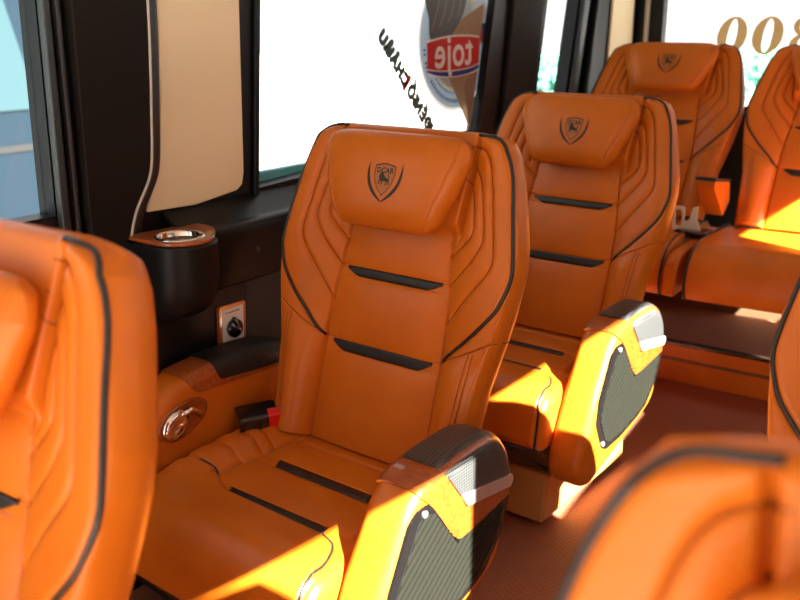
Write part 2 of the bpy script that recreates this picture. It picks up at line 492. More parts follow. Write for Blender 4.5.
def text_mesh(body, size, bold=0.0, extrude=0.0, spacing=1.0):
    cu = bpy.data.curves.new('lettering', 'FONT'); cu.body = body; cu.size = size; cu.align_x = 'CENTER'; cu.align_y = 'CENTER'
    cu.offset = bold; cu.extrude = extrude; cu.resolution_u = 4; cu.space_character = spacing
    ob = bpy.data.objects.new('lettering', cu); C.objects.link(ob)
    dg = bpy.context.evaluated_depsgraph_get(); me = bpy.data.meshes.new_from_object(ob.evaluated_get(dg))
    bpy.data.objects.remove(ob); return me

# ------------------------------------------------------------------ cushion
CX0, CX1 = -.292, .226
def cush_path(q):
    """q = distance forward from the hinge along the top, then down the rolled front"""
    q = np.asarray(q, float)
    y = np.where(q < .355, -q, 0.); z = np.where(q < .355, -.004-.010*np.clip(q/.355, 0, 1), 0.)
    ra = .062; a = np.clip((q-.355)/ra, 0, 1.38)
    y = np.where(q >= .355, -.355-ra*np.sin(a), y); z = np.where(q >= .355, -.014-ra*(1-np.cos(a)), z)
    ext = np.clip(q-.355-1.38*ra, 0, 1)
    y = np.where(ext > 0, y-ext*math.cos(1.38), y); z = np.where(ext > 0, z-ext*math.sin(1.38), z)
    ny = np.where(q >= .355, -np.sin(a), 0.); nz = np.where(q >= .355, np.cos(a), 1.)
    return y, z, ny, nz
ARCS = [[(-.31,.080),(-.261,.067),(-.217,.068),(-.163,.090)], [(-.31,.135),(-.273,.107),(-.232,.097),(-.172,.116)],
        [(-.31,.190),(-.270,.160),(-.234,.156),(-.180,.168)]]
ARCS += [[(-x, q) for x, q in A] for A in ARCS]
ARCS = [smooth_path(a, 5) for a in ARCS]
FRONT_L = smooth_path([(-.300,.292),(-.275,.250),(-.243,.228),(-.205,.222),(-.165,.242),(-.127,.262)], 5)
FRONT_R = smooth_path([(.127,.268),(.160,.280),(.182,.312),(.198,.362),(.206,.43),(.208,.52)], 5)
FRONT = [tuple(p) for p in FRONT_L]+[tuple(p) for p in FRONT_R]
def cush_h(x, q):
    x = np.asarray(x, float); q = np.asarray(q, float)
    cs = np.interp(q, [0, .23, .5], [.158, .190, .20])
    ax = np.abs(x)
    h = .020*ss(ax, cs-.01, cs+.07)*(1-ss(q, .2, .34))
    fq = np.interp(x, [-.30,-.275,-.243,-.205,-.165,-.127,.127,.160,.182,.2], [.292,.25,.228,.222,.242,.262,.268,.280,.312,.36])
    h += .010*ss(q, fq-.004, fq+.014)*(x < .205)
    d = np.full(x.shape, 9.)
    for A in ARCS: d = np.minimum(d, seg_dist(x, q, A))
    inb = (ax > cs) & (q < .22)
    h += np.where(inb, .0042*(1-np.exp(-(d/.012)**2)), 0)
    h += groove(d, .004, .0028)*(ax > cs-.002)
    h += groove(np.abs(ax-cs), .008, .0045)*(1-ss(q, .22, .25))
    h += groove(np.abs(q-(.028+.02*ax)), .006, .004)*(ax < cs)
    h += groove(seg_dist(x, q, FRONT), .004, .003)
    for q0, q1 in ((.034, .118), (.145, .25)):
        m = np.clip((q-q0)/(q1-q0), 0, 1); h += .006*np.clip(4*m*(1-m), 0, 1)**.5*(ax < cs-.01)
    h += .008*ss(q, .28, .36)*(1-(x/.24)**2)
    ed = np.minimum(x-CX0, CX1-x)
    k = np.clip(1-ed/.03, 0, 1); h -= .030*(1-np.sqrt(np.clip(1-k*k, 0, 1)))
    return h

def build_cushion(parent):
    nx, nq = 200, 210
    X, Q = np.meshgrid(np.linspace(CX0, CX1, nx), np.linspace(-.07, .505, nq))
    y, z, ny, nz = cush_path(Q); h = cush_h(X, Q)
    y = y+ny*h; z = z+nz*h
    verts = np.stack([X, y, z], -1).reshape(-1, 3).tolist(); idx = np.arange(nx*nq).reshape(nq, nx)
    faces = np.stack([idx[:-1, :-1], idx[1:, :-1], idx[1:, 1:], idx[:-1, 1:]], -1).reshape(-1, 4).tolist()
    loop = list(idx[0, :])+list(idx[1:, -1])+list(idx[-1, :-1][::-1])+list(idx[1:-1, 0][::-1])
    base = len(verts)
    for i in loop:
        p = verts[i]; verts.append([min(max(p[0], CX0+.002), CX1-.002), max(p[1], -.425), min(p[2], -.146)])
    nxt = list(range(base, base+len(loop)))
    for i in range(len(loop)):
        j = (i+1) % len(loop); faces.append([loop[i], loop[j], nxt[j], nxt[i]])
    faces.append(nxt[::-1])
    o = pyd('seat_cushion', verts, faces, M['leather'], parent)
    def P(x, q, off):
        yy, zz, a, b = cush_path(q); hh = float(cush_h(x, q))+off; return (x, float(yy)+float(a)*hh, float(zz)+float(b)*hh)
    tube('piping', [P(x, q, .001) for x, q in FRONT_R], .0030, M['piping'], o)
    tube('piping', [P(max(x, CX0+.003), q, .001) for x, q in FRONT_L[:18]], .0030, M['piping'], o)
    bm = bmesh.new(); add_tube(bm, [(CX0+.01, -.424, -.146), (-.1, -.437, -.146), (.1, -.437, -.146), (CX1-.01, -.424, -.146)], .004)
    pw = bmobj('piping', bm, M['piping'], o, smooth=True)
    for q0, q1 in ((.118, .143), (.250, .270)):
        vs = []; fs = []; n = 50
        for j in range(4):
            tt = j/3; a0 = -.127+.014*(1-tt); a1 = .127-.010*tt if q0 < .2 else .127-.004*tt
            for i in range(n+1): x = a0+(a1-a0)*i/n; vs.append(P(x, q1+(q0-q1)*tt+.006*math.cos(x*9)*0, .0022))
        for j in range(3):
            for i in range(n): a = j*(n+1)+i; fs.append((a, a+1, a+n+2, a+n+1))
        st = pyd('accent_strip', vs, fs, M['strip'], o); sd = st.modifiers.new('Solid', 'SOLIDIFY'); sd.thickness = .004; sd.offset = -1
    return o

# ------------------------------------------------------------------ armrest
ARM = [(-.372,-.095),(-.345,-.030),(-.300,.045),(-.268,.098),(-.238,.124),(-.190,.138),(-.100,.144),(-.030,.142),(.010,.124),(.040,.085),(.054,.035),(.050,-.020),(.020,-.115),(.000,-.140),(-.040,-.158),(-.260,-.218),(-.355,-.246),(-.402,-.215),(-.408,-.160)]
PANEL = [(-.222,.092),(-.246,.090),(-.266,.074),(-.325,-.027),(-.340,-.080),(-.303,-.150),(-.275,-.164),(-.190,-.160),(-.100,-.142),(-.042,-.126),(.008,-.075),(.036,-.010),(.040,.010),(-.120,-.012)]
def resample(poly, n):
    P = np.array(list(poly)+[poly[0]]); L = np.r_[0, np.cumsum(np.hypot(*np.diff(P, axis=0).T))]
    t = np.linspace(0, L[-1], n+1)[:-1]; return np.c_[np.interp(t, L, P[:, 0]), np.interp(t, L, P[:, 1])]
def arm_bm(x0, x1, d=0.0, r=.026, st=1.0):
    """the armrest as a pillow-edged slab, grown by d"""
    P = resample(rounded(rounded(ARM, .03, 5), .008, 2), 110)
    P[:, 0] = np.where(P[:, 0] > -.1, -.1+(P[:, 0]+.1)*st, P[:, 0])
    T = np.roll(P, -1, 0)-np.roll(P, 1, 0); T /= np.hypot(T[:, 0], T[:, 1])[:, None]; N = np.c_[-T[:, 1], T[:, 0]]
    if ((P-P.mean(0))*N).sum() < 0: N = -N
    for _ in range(3): N = (np.roll(N, 1, 0)+N*2+np.roll(N, -1, 0)); N /= np.hypot(N[:, 0], N[:, 1])[:, None]
    bm = bmesh.new(); rings = []; K = 7
    xs = [(x0-d+r*(1-math.cos(a)), r*(1-math.sin(a))) for a in np.linspace(0, math.pi/2, K)]
    xs += [(x1+d-r*(1-math.cos(a)), r*(1-math.sin(a))) for a in np.linspace(math.pi/2, 0, K)]
    for x, ins in xs:
        Q = P+N*(d-ins); rings.append([bm.verts.new((x, q[0], q[1])) for q in Q])
    n = len(P)
    for A, B in zip(rings, rings[1:]):
        for i in range(n): j = (i+1) % n; bm.faces.new([A[i], A[j], B[j], B[i]])
    bm.faces.new(rings[0]); bm.faces.new(rings[-1][::-1])
    return bm
def cut_piece(name, x0, x1, d, region, mat, parent, xr=None, r=.026, st=1.0):
    """the grown armrest, kept only inside a (y, z) region"""
    a = bmobj('a', arm_bm(x0, x1, d, r, st), None)
    lo, hi = xr or (x0-.05, x1+.05)
    bm = bmesh.new(); add_prism(bm, region, lambda y, z: (lo, y, z), lambda y, z: (hi, y, z)); b = bmobj('b', bm, None)
    m = a.modifiers.new('B', 'BOOLEAN'); m.operation = 'INTERSECT'; m.object = b; m.solver = 'EXACT'
    dg = bpy.context.evaluated_depsgraph_get(); me = bpy.data.meshes.new_from_object(a.evaluated_get(dg))
    bpy.data.objects.remove(a); bpy.data.objects.remove(b)
    me.materials.clear()
    o = link(name, me, mat, parent, True)
    e = o.modifiers.new('Edge', 'EDGE_SPLIT'); e.split_angle = R(38)
    return o
def build_armrest(parent, x0, x1, out=1):
    """out=1: decorated outer face towards +x; out=0: the plain wall-side one"""
    body = bmobj('armrest', arm_bm(x0, x1, st=1.0 if out else 1.9), M['leather'], parent, smooth=True)
    if not out:
        pad = cut_piece('armrest_pad', x0, x1, .006, rounded([(-.124, .30), (-.122, .132), (-.112, .108), (.03, .096), (.25, .090), (.25, .30)], .008, 3), M['black'], body, st=1.9); pad['label'] = 'black top pad'
        cut_piece('wood_trim', x0, x1, .0035, rounded([(-.216, .30), (-.212, .140), (-.196, .130), (-.184, .104), (-.168, .095), (-.110, .093), (.0, .088), (.25, .079), (.25, .30)], .007, 3), M['wood'], body, st=1.9)
        return body
    pad = cut_piece('armrest_pad', x0, x1, .0065, rounded([(-.205, .30), (-.192, .150), (-.128, .067), (.12, .026), (.12, .30)], .004, 2), M['carbon'], body, r=.034); pad['label'] = 'carbon weave top pad'
    cut_piece('wood_trim', x0, x1, .0030, rounded([(-.245, .30), (-.243, .115), (-.212, .085), (-.185, .050), (-.152, .002), (-.128, -.017), (-.085, -.015), (.12, .010), (.12, .30)], .008, 3), M['wood'], body, r=.022)
    cut_piece('silver_trim', x0, x1, .0085, rounded([(-.131, .072), (-.112, .043), (.034, .019), (.043, .030), (.038, .043)], .004, 2), M['satin'], body, (x0+.05, x1+.05), r=.012)
    big = [(-.222,.096),(-.250,.094),(-.270,.076),(-.328,-.027),(-.342,-.080),(-.305,-.152),(-.275,-.168),(-.190,-.164),(-.100,-.146),(-.042,-.128),(.012,-.075),(.040,-.010),(.044,.015),(-.115,-.008),(-.14,.005)]
    cut_piece('side_panel', x0, x1, .0015, rounded(big, .010, 3), M['gloss'], body, (x1-.03, x1+.05), r=.010)
    cen = (-.13, -.04)
    innerp = [(cen[0]+(y-cen[0])*.90, cen[1]+(z-cen[1])*.90) for y, z in PANEL]
    innerp[0] = (-.205, .070); innerp[-1] = (-.135, -.022); innerp[-2] = (.018, -.004)
    bm = bmesh.new(); add_prism(bm, rounded(innerp, .008, 2), lambda y, z: (x1+.0010, y, z), lambda y, z: (x1+.0021, y, z))
    bmobj('ribbed_insert', bm, M['pocket'], body)
    bm = bmesh.new()
    d = Vector((.82, .57)); nrm = (-d.y, d.x)                        # ribs rise to the rear
    for k in range(-14, 16):
        c0 = k*.0150; 
        for part in (innerp[:10], [innerp[0], innerp[9], innerp[10], innerp[11], innerp[12], innerp[13]]):
            for u0, u1, h0, h1 in ((0, .0050, .0002, .0018), (.0050, .0080, .0018, .0018), (.0080, .0135, .0018, .0002)):
                q = [(p[0]+.13, p[1]+.04) for p in part]
                q = clip(clip(q, nrm[0], nrm[1], c0+u1), -nrm[0], -nrm[1], -c0-u0)
                if len(q) > 2:
                    def hx(y, z): t = ((y+.13)*nrm[0]+(z+.04)*nrm[1]-c0-u0)/(u1-u0); return x1+.0021+h0+(h1-h0)*t
                    bm.faces.new([bm.verts.new((hx(p[0]-.13, p[1]-.04), p[0]-.13, p[1]-.04)) for p in q])
    bmesh.ops.remove_doubles(bm, verts=bm.verts, dist=1e-5)
    bmobj('ribs', bm, M['rib'], body)
    for y, z in ((-.232, .080), (-.296, -.145)):
        bm = bmesh.new(); add_lathe(bm, [(.0065, -.001), (.0065, .002), (.004, .0035)], (x1+.0018, y, z), 14, 'x')
        bmobj('screw_cap', bm, M['satin'], body, smooth=True)
    return body

# ------------------------------------------------------------------ one reclining seat
def make_seat(name, label, rec, arms=True):
    t = thing(name, label, 'seat')
    build_backrest(t, rec); build_headrest(t, rec); build_cushion(t)
    if arms: build_armrest(t, .226, .322)
    # skirt and pedestal
    bm = bmesh.new()
    add_prism(bm, [(-.405, -.148), (.05, -.148), (.05, -.25), (-.33, -.25)], lambda y, z: (-.22, y, z), lambda y, z: (.212, y, z))
    sk = bmobj('skirt', bm, M['skirt'], t); bev(sk, .012, 3)
    bm = bmesh.new(); add_tube(bm, [(-.2, -.384, -.19), (.0, -.40, -.175), (.12, -.400, -.180), (.213, -.37, -.215), (.214, -.1, -.235)], .0035)
    bmobj('skirt_seam', bm, M['piping'], sk, smooth=True)
    bm = bmesh.new()
    add_prism(bm, [(-.345, -.25), (.10, -.25), (.12, -.378), (-.365, -.378)], lambda y, z: (-.19, y, z), lambda y, z: (.205, y, z))
    bs = bmobj('pedestal', bm, M['tan'], t); bev(bs, .010, 3)
    bm = bmesh.new(); add_prism(bm, [(-.03, 0), (.0, 0), (-.028, -.05), (-.038, -.052), (-.040, -.044)], lambda x, z: (.12+x, -.372, -.25+z), lambda x, z: (.12+x, -.385, -.25+z))
    lv = bmobj('lever', bm, M['skirt'], t); bev(lv, .003, 2)
    return t

REC = 16.1
seat = make_seat('reclining_seat', 'orange leather reclining seat in the middle, beside the wall cup holder', R(REC))
seat.location = (0, 0, 0); seat.rotation_euler = (0, 0, R(-2.56))

# fixed armrest on the wall side of the main seat, with recliner handle and buckle
wa = build_armrest(seat, -.395, -.305, out=0); wa.name = 'wall_side_armrest'; wa.location = (0, 0, .020)
wa['label'] = 'wall side armrest with chrome recliner handle'
# the handle: oval chrome dish with a lever in it
def oval(cy, cz, a, b, x, tilt, n=32): return [(x, cy+a*math.cos(t)*math.cos(tilt)-b*math.sin(t)*math.sin(tilt), cz+a*math.cos(t)*math.sin(tilt)+b*math.sin(t)*math.cos(tilt)) for t in [2*math.pi*k/n for k in range(n)]]
bm = bmesh.new(); cy, cz, tl = -.216, .052, R(14)
rings = [[bm.verts.new(p) for p in oval(cy, cz, a, b, x, tl)] for a, b, x in ((.066, .037, -.306), (.066, .037, -.3015), (.062, .033, -.300), (.056, .028, -.3020), (.040, .018, -.3045))]
for A, B in zip(rings, rings[1:]):
    for k in range(32): bm.faces.new([A[k], A[(k+1) % 32], B[(k+1) % 32], B[k]])
bm.faces.new(rings[-1])
h = bmobj('recliner_handle', bm, M['wood'], wa, smooth=True)
bm = bmesh.new()
rg = [[bm.verts.new(p) for p in oval(cy-.022, cz-.006, a, b, x, tl+.5)] for a, b, x in ((.036, .028, -.303), (.034, .026, -.293), (.020, .013, -.290), (.014, .008, -.296))]
for A, B in zip(rg, rg[1:]):
    for k in range(32): bm.faces.new([A[k], A[(k+1) % 32], B[(k+1) % 32], B[k]])
bm.faces.new(rg[-1])
add_tube(bm, [(-.296, cy-.01, cz+.012), (-.290, cy+.012, cz+.022), (-.290, cy+.034, cz+.010), (-.296, cy+.040, cz-.004)], .006, 8)
bmobj('chrome_lever', bm, M['chrome'], wa, smooth=True)
bk = box('seatbelt_buckle', -.030, .030, -.045, .045, -.012, .026, M['gloss'], seat, .008, loc=(-.258, -.052, .026), rot=(R(4), R(14), R(-32)))
box('release_button', .004, .0325, .020, .0475, -.008, .0275, M['red'], bk, .003)
bm = bmesh.new(); add_box(bm, -.018, .018, -.002, .002, -.02, .08)
st = bmobj('belt_stalk', bm, M['strap'], seat, loc=(-.268, .040, .05), rot=(R(-14), R(-10), R(-30)))

# ---- copies
def place(o, label, loc, rz, rec=None, skip=(), low=0):
    c = copy_tree(o, None, skip); c['label'] = label
    c.location = loc; c.rotation_euler = (0, 0, R(rz))
    if rec is not None:
        for ch in c.children:
            if ch.name.split('.')[0] in ('backrest', 'headrest'): ch.rotation_euler = (R(-rec), 0, 0)
            if ch.name.split('.')[0] == 'headrest' and low: ch.location = (0, -low*math.sin(R(rec)), -low*math.cos(R(rec)))
    return c
SK = ('wall_side_armrest', 'seatbelt_buckle', 'belt_stalk')
seatB = place(seat, 'orange leather reclining seat directly behind the middle one, sunlit cushion and armrest', (-.018, .887, .016), -2.9, 17.5, SK)
seatZ = place(seat, 'blurred orange leather seat cut off at the left edge of the picture', (.070, -.980, -.006), 1.1, 17.7, SK, .030)
seatE = place(seat, 'large blurred orange leather seat back in the bottom right corner', (1.138, -1.062, -.004), 6.3, 17.0, SK+('armrest',), .032)
seatF = place(seat, 'orange leather seat back cut off at the right edge, across the aisle', (1.068, -.146, .0), 1.4, 17.9, SK+('armrest',))

# ---- rear bench seats: wider backs, separate rolled cushion
def rear_cushion(parent, x0, x1):
    prof = [(.06, -.05), (.06, -.02), (-.02, -.004), (-.30, .004), (-.36, -.002), (-.41, -.020), (-.445, -.052), (-.462, -.095), (-.462, -.130), (-.452, -.158), (0, -.158)]
    p = smooth_path([(a, b) for a, b in prof[:-1]], 4); p = [tuple(q) for q in p]+[prof[-1]]
    o = xprism('seat_cushion', p, x0, x1, M['leather'], parent, .012, 4)
    for xx in (x0+.006, x1-.006):
        pts = [(xx, a-.0035*(1 if a < -.44 else 0), b+.004*(1 if a > -.45 else 0)) for a, b in p[6:-1]]
        tube('piping', pts, .0038, M['piping'], o)
    return o
def place_rear(label, loc, rz, cx0, cx1):
    c = place(seat, label, loc, rz, 31.0, SK+('armrest', 'seat_cushion', 'skirt', 'pedestal', 'lever'))
    for ch in c.children: ch.scale = (1.0, 1, 1.02)
    c.name = 'rear_bench_seat'
    rear_cushion(c, cx0, cx1)
    return c
seatC = place_rear('orange leather rear bench seat nearest the window wall, folded armrest at its side', (-.138, 1.85, .178), 1.2, -.32, .258)
seatD = place_rear('orange leather rear bench seat under the gold numbers, partly cut by the right edge', (.466, 1.85, .178), 1.2, -.275, .32)
# filler with belt buckle between the two bench seats
bf = thing('bench_divider', 'narrow orange bench divider with cream belt latch and folded small armrest', 'armrest', (.160, 1.81, .178))
d = xprism('divider_pad', [tuple(q) for q in smooth_path([(.02, -.01), (-.20, -.015), (-.36, -.020), (-.41, -.036), (-.435, -.07), (-.44, -.150)], 4)]+[(.02, -.150)], -.020, .020, M['leather'], bf, .006)
fa = xprism('folded_armrest', rounded([(-.140, .150), (-.138, .178), (.04, .150), (.06, .08), (-.01, .035), (-.055, .080)], .010, 3), -.032, .030, M['leather'], bf, .010, 4)
xprism('armrest_pad', rounded([(-.143, .174), (-.139, .186), (.04, .158), (.04, .148)], .002, 1), -.035, .033, M['black'], fa, .003, 2)
fl = box('belt_anchor', -.075, .035, -.20, -.12, -.012, .012, M['gloss'], bf, .008)
LO = (-.005, -.085, -.055)
bm = bmesh.new()
fr = rounded([(-.088, .060), (-.088, .142), (-.048, .142), (-.048, .060)], .012, 3); ir = [(-.068+(x+.068)*.55, .101+(z-.101)*.66) for x, z in fr]
for yy in (-.082, -.074):
    a = [bm.verts.new((x, yy, z)) for x, z in fr]; b = [bm.verts.new((x, yy, z)) for x, z in ir]
    for i in range(len(a)): bm.faces.new([a[i], a[(i+1) % len(a)], b[(i+1) % len(a)], b[i]])
    if yy == -.082: A0, B0 = a, b
    else:
        for i in range(len(a)):
            j = (i+1) % len(a); bm.faces.new([A0[i], A0[j], a[j], a[i]]); bm.faces.new([B0[i], B0[j], b[j], b[i]])
lt = bmobj('belt_latch', bm, M['latch'], bf, loc=LO)
bm = bmesh.new()
add_prism(bm, rounded([(-.048, .070), (-.048, .090), (-.030, .100), (-.022, .140), (-.006, .145), (-.006, .100), (.0, .085), (.012, .060), (-.03, .055)], .004, 2), lambda x, z: (x, -.080, z), lambda x, z: (x, -.074, z))
bmobj('latch_tongue', bm, M['latch'], bf, loc=LO)

# ------------------------------------------------------------------ van shell
XW = -.48
ZT = 1.16
# left wall as a run of panels round the window openings (y, z outlines)
W1 = [(-1.60, .50), (-.330, .50), (-.316, ZT), (-1.60, ZT)]
W2 = [(.222, .474), (1.275, .513), (1.412, ZT), (.275, ZT)]
W3 = [(1.668, .520), (1.910, .520), (2.060, ZT), (1.790, ZT)]
def wall_panels(name, polys, x0, x1, mat):
    bm = bmesh.new()
    for p in polys: add_prism(bm, p, lambda y, z: (x0, y, z), lambda y, z: (x1, y, z))
    return bmobj(name, bm, mat)
zb = -.40
polys = [
    [(-2.4, zb), (2.62, zb), (2.62, .43), (-2.4, .43)],
    [(-2.4, .43), (-1.60, .43), W1[0], W1[3], (-2.4, ZT)],
    [(-1.60, .43), (-.330, .43), W1[1], W1[0]],
    [(-.330, .43), (.222, .43), W2[0], W2[3], W1[2], W1[1]],
    [(.222, .43), (1.275, .43), W2[1], W2[0]],
    [(1.275, .43), (1.668, .43), W3[0], W3[3], W2[2], W2[1]],
    [(1.668, .43), (1.910, .43), W3[1], W3[0]],
    [(1.910, .43), (2.62, .43), (2.62, ZT), W3[2], W3[1]],
    [(-2.4, ZT), (2.62, ZT), (2.62, 1.30), (-2.4, 1.30)]]
wl = wall_panels('wall_left', polys, XW, XW-.05, M['wall']); struct(wl, 'black plastic window wall of the van')
for i, w in enumerate((W1, W2, W3)):
    bm = bmesh.new(); add_prism(bm, w, lambda y, z: (XW-.028, y, z), lambda y, z: (XW-.032, y, z))
    g = bmobj('window_%d' % (i+1), bm, M['glass']); struct(g, 'clear side window pane')
# unseen right wall (behind the camera side), window outlines shaped to place sun patches
XR = 1.50
openings = [[(-.93, .66), (-.645, .66), (-.645, 1.105), (-1.24, 1.160), (-1.20, 1.128), (-1.06, 1.09), (-1.03, 1.03), (-1.00, .97)], [(-.285, .66), (.73, .73), (.73, 1.175), (-.285, 1.175)], [(1.08, .70), (2.20, .70), (2.20, 1.19), (1.10, 1.19)]]
wr = box('wall_right', XR, XR+.05, -2.4, 2.62, zb, 1.30, M['head'])
cut = bmesh.new()
ADDED_DOOR = [(-2.30, -.36), (-1.42, -.36), (-1.42, 1.12), (-2.30, 1.12)]     # unseen open front door, added to let light onto the near seats
for op in openings+[ADDED_DOOR]: add_prism(cut, op, lambda y, z: (XR-.1, y, z), lambda y, z: (XR+.15, y, z))
cut = bmobj('cut', cut, None)
m_ = wr.modifiers.new('B', 'BOOLEAN'); m_.operation = 'DIFFERENCE'; m_.object = cut; m_.solver = 'EXACT'
me_ = bpy.data.meshes.new_from_object(wr.evaluated_get(bpy.context.evaluated_depsgraph_get()))
wr.modifiers.clear(); wr.data = me_; bpy.data.objects.remove(cut)
struct(wr, 'far side wall of the van')
for i, op in enumerate(openings):
    g = xprism('window_%d' % (i+4), op, XR+.02, XR+.024, M['glass']); struct(g, 'clear window pane')
# floor, platform, ceiling, rear wall
fl = box('floor', XW-.05, XR+.05, -2.4, 2.62, -.42, -.38, M['mat']); struct(fl, 'dark dimpled rubber floor')
cl = box('ceiling', XW-.05, XR+.05, -2.4, 2.67, 1.30, 1.34, M['ceil']); struct(cl, 'pale headliner')
YR = 2.60
bm = bmesh.new()
RWIN = (-.355, 1.30, .52, 1.16)
for (x0, x1, z0, z1) in ((XW, XR, zb, RWIN[2]), (XW, RWIN[0], RWIN[2], 1.30), (RWIN[1], XR, RWIN[2], 1.30), (RWIN[0], RWIN[1], RWIN[3], 1.30)):
    add_box(bm, x0, x1, YR, YR+.05, z0, z1)
wb = bmobj('wall_rear', bm, M['wall']); struct(wb, 'black rear wall of the van')
g = box('window_7', RWIN[0], RWIN[1], YR+.026, YR+.030, RWIN[2], RWIN[3], M['glass']); struct(g, 'clear rear window pane')
# platform under the bench
pf = box('trim_1', XW+.001, XR-.001, 1.705, YR-.001, -.379, -.232, M['mat']); struct(pf, 'raised rear floor step')
rs = box('trim_2', XW+.001, XR-.001, 1.692, 1.706, -.379, -.240, M['leather'], b=.003); struct(rs, 'orange leather riser of the rear step')
ns = box('trim_3', XW+.001, XR-.001, 1.684, 1.715, -.241, -.229, M['gloss'], b=.004); struct(ns, 'black nosing of the rear step')
sm = box('trim_4', XW+.001, XR-.001, 1.687, 1.694, -.300, -.290, M['skirt'], b=.002); struct(sm, 'dark seam on the step riser')
bb = box('bench_base', XW+.01, XR-.01, 2.14, YR-.01, -.232, -.060, M['skirt']); tag(bb, 'dark base box under the rear bench cushions', 'base'); bb.name = 'dark_plinth'

# ---- wall trim between window 1 and window 2
def strip_trim(name, poly, x0, x1, mat, b=.004, label=None):
    o = xprism(name, poly, x0, x1, mat, None, b, 2); struct(o, label); return o
strip_trim('trim_5', [(-.329, .44), (-.311, .44), (-.300, ZT), (-.315, ZT)], XW, XW+.020, M['frame'], .004, 'grey green upright edge of the front window')
strip_trim('trim_6', [(-.296, .43), (-.286, .43), (-.278, ZT), (-.288, ZT)], XW, XW+.016, M['wall2'], .003, 'narrow upright rib on the black pillar')
curve = [(-.093, ZT), (-.093, .90), (-.100, .76), (-.108, .66), (-.113, .60), (-.122, .555), (-.142, .520), (-.165, .485), (-.182, .440), (-.190, .390), (-.192, .30), (-.192, -.2)]
cs_ = [tuple(q) for q in smooth_path(curve, 6)]
strip_trim('trim_7', [(-.262, ZT)]+cs_+[(-.285, -.2)], XW, XW+.030, M['brown'], .004, 'dark brown pillar panel with a bowed edge')
o = tube('trim_8', [(XW+.030, y+.002, z) for y, z in cs_], .0028, M['edge']); struct(o, 'thin pale edge along the bowed panel')
seal = [tuple(q) for q in smooth_path([(y+.022, z) for y, z in curve], 6)]
o = tube('trim_9', [(XW+.004, y, z) for y, z in seal], .019, M['piping'], seg=14); struct(o, 'black rubber door seal')
o = box('trim_10', XW+.028, XW+.033, -.1195, -.1155, .706, .712, M['gloss']); struct(o)
# beige lining between seal and big window
bp_ = [(-.046, ZT), (-.048, .90), (-.056, .72), (-.066, .63), (-.085, .56), (-.104, .515), (-.118, .472), (.02, .466), (.148, .480), (.166, .492), (.173, .520), (.187, .905), (.196, ZT)]
strip_trim('trim_11', bp_, XW, XW+.008, M['beige'], .005, 'beige fabric lined pillar beside the big window')
# frame round the big window
strip_trim('trim_12', [(.200, .44), (.216, .44), (.272, ZT), (.255, ZT)], XW, XW+.012, M['wall'], .004)
# rear pillars
strip_trim('trim_13', [(1.40, .50), (1.61, .50), (1.73, ZT), (1.49, ZT)], XW, XW+.018, M['brown'], .006, 'wide dark pillar between the two rear side windows')
strip_trim('trim_14', [(1.925, .50), (1.975, .50), (2.125, ZT), (2.07, ZT)], XW, XW+.02, M['frame'], .006, 'grey frame of the small rear side window')
strip_trim('trim_15', [(2.03, .45), (2.07, .45), (2.20, ZT), (2.17, ZT)], XW, XW+.03, M['wall'], .006)
strip_trim('trim_16', [(2.28, .40), (2.55, .40), (2.56, ZT), (2.34, ZT)], XW, XW+.012, M['beige'], .006, 'beige lined rear corner')
o = box('trim_17', XW+.05, XW+.066, YR-.02, YR, .40, ZT, M['edge'], b=.004); struct(o, 'pale upright in the rear corner')

# ---- the ledge with cup holder
ledge_prof = [(-.400, .285), (-.383, .292), (-.380, .40), (-.384, .418), (-.395, .427), (-.42, .430), (-.481, .468), (-.481, .285)]
bm = bmesh.new(); add_prism(bm, ledge_prof, lambda x, z: (x, -.075, z), lambda x, z: (x, 1.75, z))
lg = bmobj('trim_18', bm, M['wall']); bev(lg, .006, 3); struct(lg, 'black armrest ledge under the big window')
lw = box('trim_19', -.481, -.425, .105, 1.75, -.05, .286, M['wall2'], b=.004); struct(lw, 'charcoal recessed lower wall panel')
lo = box('trim_20', -.481, -.412, -.30, .100, -.05, .290, M['wall'], b=.006); struct(lo, 'black lower wall panel with the socket')
o = bmesh.new(); add_lathe(o, [(.007, -.001), (.007, .002), (.003, .0035)], (-.3815, .11, .36), 16, 'x')
o = bmobj('screw_cap', o, M['wall2'], smooth=True); tag(o, 'small round screw cap on the black ledge face', 'cap')

cup = thing('cup_holder', 'round steel cup holder in red wood plate on a black rounded wall bracket', 'cup holder', (-.366, -.124, .428))
plan = []                                                          # outline of the bracket seen from above
for k in range(25):
    a = R(-170+k*190/24); plan.append((.078*math.cos(a)+.002, .078*math.sin(a)+.0))
plan = [(-.12, -.072), (-.02, -.072)]+[(.072*math.cos(R(a)), .072*math.sin(R(a))) for a in range(-85, 61, 8)]+[(.01, .074), (-.024, .080), (-.12, .085)]
bm = bmesh.new(); levels = [(.0, 1.0), (-.006, 1.01), (-.08, 1.0), (-.112, .965), (-.136, .90), (-.152, .80), (-.162, .66), (-.166, .45)]
rings = []
for z, k in levels: rings.append([bm.verts.new((-.12+(x+.12)*k, y*(.3+.7*k) if k < 1 else y, z)) for x, y in plan])
for A, B in zip(rings, rings[1:]):
    for i in range(len(plan)): j = (i+1) % len(plan); bm.faces.new([A[i], A[j], B[j], B[i]])
bm.faces.new(rings[0]); bm.faces.new(rings[-1][::-1])
o = bmobj('bracket', bm, M['wall'], cup, smooth=True); bev(o, .006, 3)
pw = [(-.10, -.064), (-.02, -.068)]+[(.068*math.cos(R(a)), .068*math.sin(R(a))) for a in range(-82, 60, 8)]+[(.015, .082), (-.02, .105), (-.075, .110)]
bm = bmesh.new(); n = len(pw); hole = []
cx, cyy, hr = .000, -.004, .047
for i in range(48): a = 2*math.pi*i/48; hole.append((cx+hr*math.cos(a), cyy+hr*math.sin(a)))
